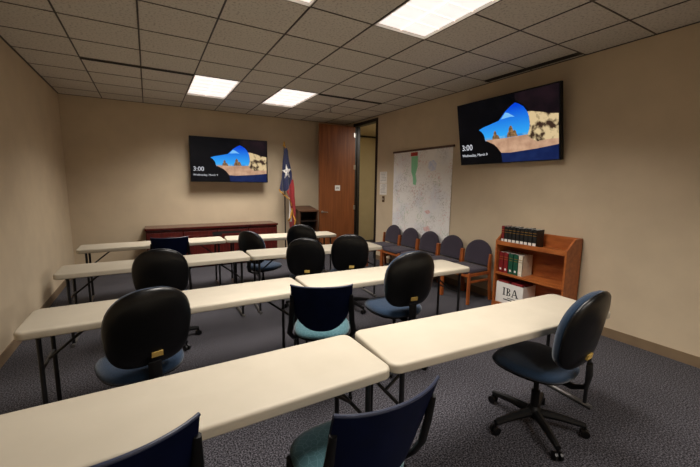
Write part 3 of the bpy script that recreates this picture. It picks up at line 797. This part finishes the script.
B_red = mat('book_red', lin(132, 30, 34), 0.5, col2=lin(116, 24, 28), scale=30)
B_black = mat('book_black', lin(20, 22, 22), 0.5, col2=lin(26, 28, 28), scale=30)
B_green = mat('book_green', lin(26, 84, 62), 0.5, col2=lin(20, 72, 52), scale=30)
B_cream = mat('book_cream', lin(222, 212, 190), 0.5, col2=lin(212, 200, 178), scale=30)
def book(y1, w_, h_, dp, z, m, label, group, stripes, x0=3.955):
    b = tag(empty('book', (x0, y1-w_/2, z)), label, 'book', group)
    hw_ = w_/2-0.0015
    cov = MB().box(0.0, 0.004, -hw_, hw_, 0, h_).box(0, dp, -hw_, -hw_+0.003, 0, h_).box(0, dp, hw_-0.003, hw_, 0, h_)
    cov.obj('cover', m, b)
    MB().box(0.004, dp-0.004, -hw_+0.003, hw_-0.003, 0.004, h_-0.004).obj('page_block', M_paper, b)
    for z0, z1, mm, f in stripes:
        MB().box(-0.0012, 0.0, -hw_*f, hw_*f, z0, z1).obj('spine_label', mm, b)
    return b
y = BY1-0.026
LB = [(0.012, 0.05, M_boxw, 0.8), (0.135, 0.140, M_gold, 0.9), (0.165, 0.170, M_gold, 0.9)]
ordw = ['first', 'second', 'third', 'fourth', 'fifth', 'sixth', 'seventh', 'eighth']
book(y, 0.044, 0.215, 0.15, ZT1, B_red, 'dark red book with white spine label on top of the bookcase', 'books on the bookcase top', LB); y -= 0.044
for k in range(8):
    book(y, 0.054, 0.208+0.004*(k % 3), 0.15, ZT1, B_black, 'black book with white spine label, %s from the red book on top' % ordw[k], 'books on the bookcase top', LB); y -= 0.0545
y = BY1-0.03
L2 = [(0.03, 0.055, M_boxw, 0.35), (0.17, 0.176, M_gold, 0.8), (0.20, 0.206, M_gold, 0.8)]
for w_, m, lb in ((0.070, B_red, 'red binder at the end of the middle shelf'), (0.068, B_red, 'red binder touching the green one on the middle shelf'),
                  (0.068, B_green, 'green binder touching the red one on the middle shelf'), (0.068, B_green, 'green binder beside the cream book on the middle shelf'),
                  (0.06, B_cream, 'cream book at the right of the green binders')):
    book(y, w_, 0.262, 0.20, ZT2, m, lb, 'binders on the middle shelf', L2, 3.935); y -= w_+0.001
# box with lettering
bx = tag(empty('document_box', (3.912, 2.70, ZT3)), 'white box lettered in black on the lowest bookcase shelf', 'box')
MB().box(0, 0.004, -0.185, 0.185, 0, 0.275).box(0.25, 0.254, -0.185, 0.185, 0, 0.275).box(0, 0.254, -0.189, -0.185, 0, 0.275).box(0, 0.254, 0.185, 0.189, 0, 0.275).box(0, 0.254, -0.185, 0.185, 0, 0.004).obj('carton', M_boxw, bx)
def letters():
    H0, H1, q = 0.115, 0.215, 0.0015
    m = lambda y0, y1, z0, z1: MB().box(-q, 0, y0, y1, z0, z1)
    # I
    MB().box(-q, 0, 0.062, 0.080, H0, H1).box(-q, 0, 0.052, 0.090, H0, H0+0.008).box(-q, 0, 0.052, 0.090, H1-0.008, H1).obj('letter_I', M_inkb, bx)
    # B
    b_ = MB().box(-q, 0, 0.014, 0.030, H0, H1).box(-q, 0, 0.014, 0.040, H0, H0+0.008).box(-q, 0, 0.014, 0.040, H1-0.008, H1)
    for zc, rz_, ry_ in ((0.190, 0.025, 0.030), (0.140, 0.025, 0.036)):
        pts = [(-(0.75*ry_ if 0 else 0), 0)]
        outer = [(0.014-ry_*math.sin(PI*k/12), zc+rz_*math.cos(PI*k/12)) for k in range(13)]
        inner = [(0.014-(ry_-0.014)*math.sin(PI*k/12), zc+(rz_-0.007)*math.cos(PI*k/12)) for k in range(12, -1, -1)]
        b_.prism(outer+inner, -q, 0, lambda a, c, d: (d, a, c))
    b_.obj('letter_B', M_inkb, bx)
    # A
    a_ = MB().prism([(-0.078, H1), (-0.070, H1), (-0.042, H0), (-0.050, H0)], -q, 0, lambda a, c, d: (d, a, c))
    a_.prism([(-0.084, H1), (-0.066, H1), (-0.100, H0), (-0.118, H0)][:0] or [(-0.070, H1), (-0.086, H1), (-0.124, H0), (-0.106, H0)], -q, 0, lambda a, c, d: (d, a, c))
    a_.box(-q, 0, -0.105, -0.050, H0+0.030, H0+0.038).box(-q, 0, -0.060, -0.032, H0, H0+0.008).box(-q, 0, -0.134, -0.096, H0, H0+0.008)
    a_.obj('letter_A', M_inkb, bx)
letters()
MB().box(-0.0015, 0, -0.13, 0.075, 0.055, 0.068).box(-0.0015, 0, -0.13, 0.02, 0.082, 0.090).obj('printed_lines', M_inkb, bx)
for k, (yc, hh) in enumerate(((0.10, 0.285), (-0.09, 0.29))):
    f = tag(MB().box(3.925, 4.15, 2.70+yc-0.075, 2.70+yc+0.075, ZT3+0.005, ZT3+hh+0.008).obj('folder', B_red, bevel=0.003),
            ['dark red folder sticking out of the white box, near the chairs', 'dark red folder in the white box, away from the chairs'][k], 'folder', 'folders in the white box')
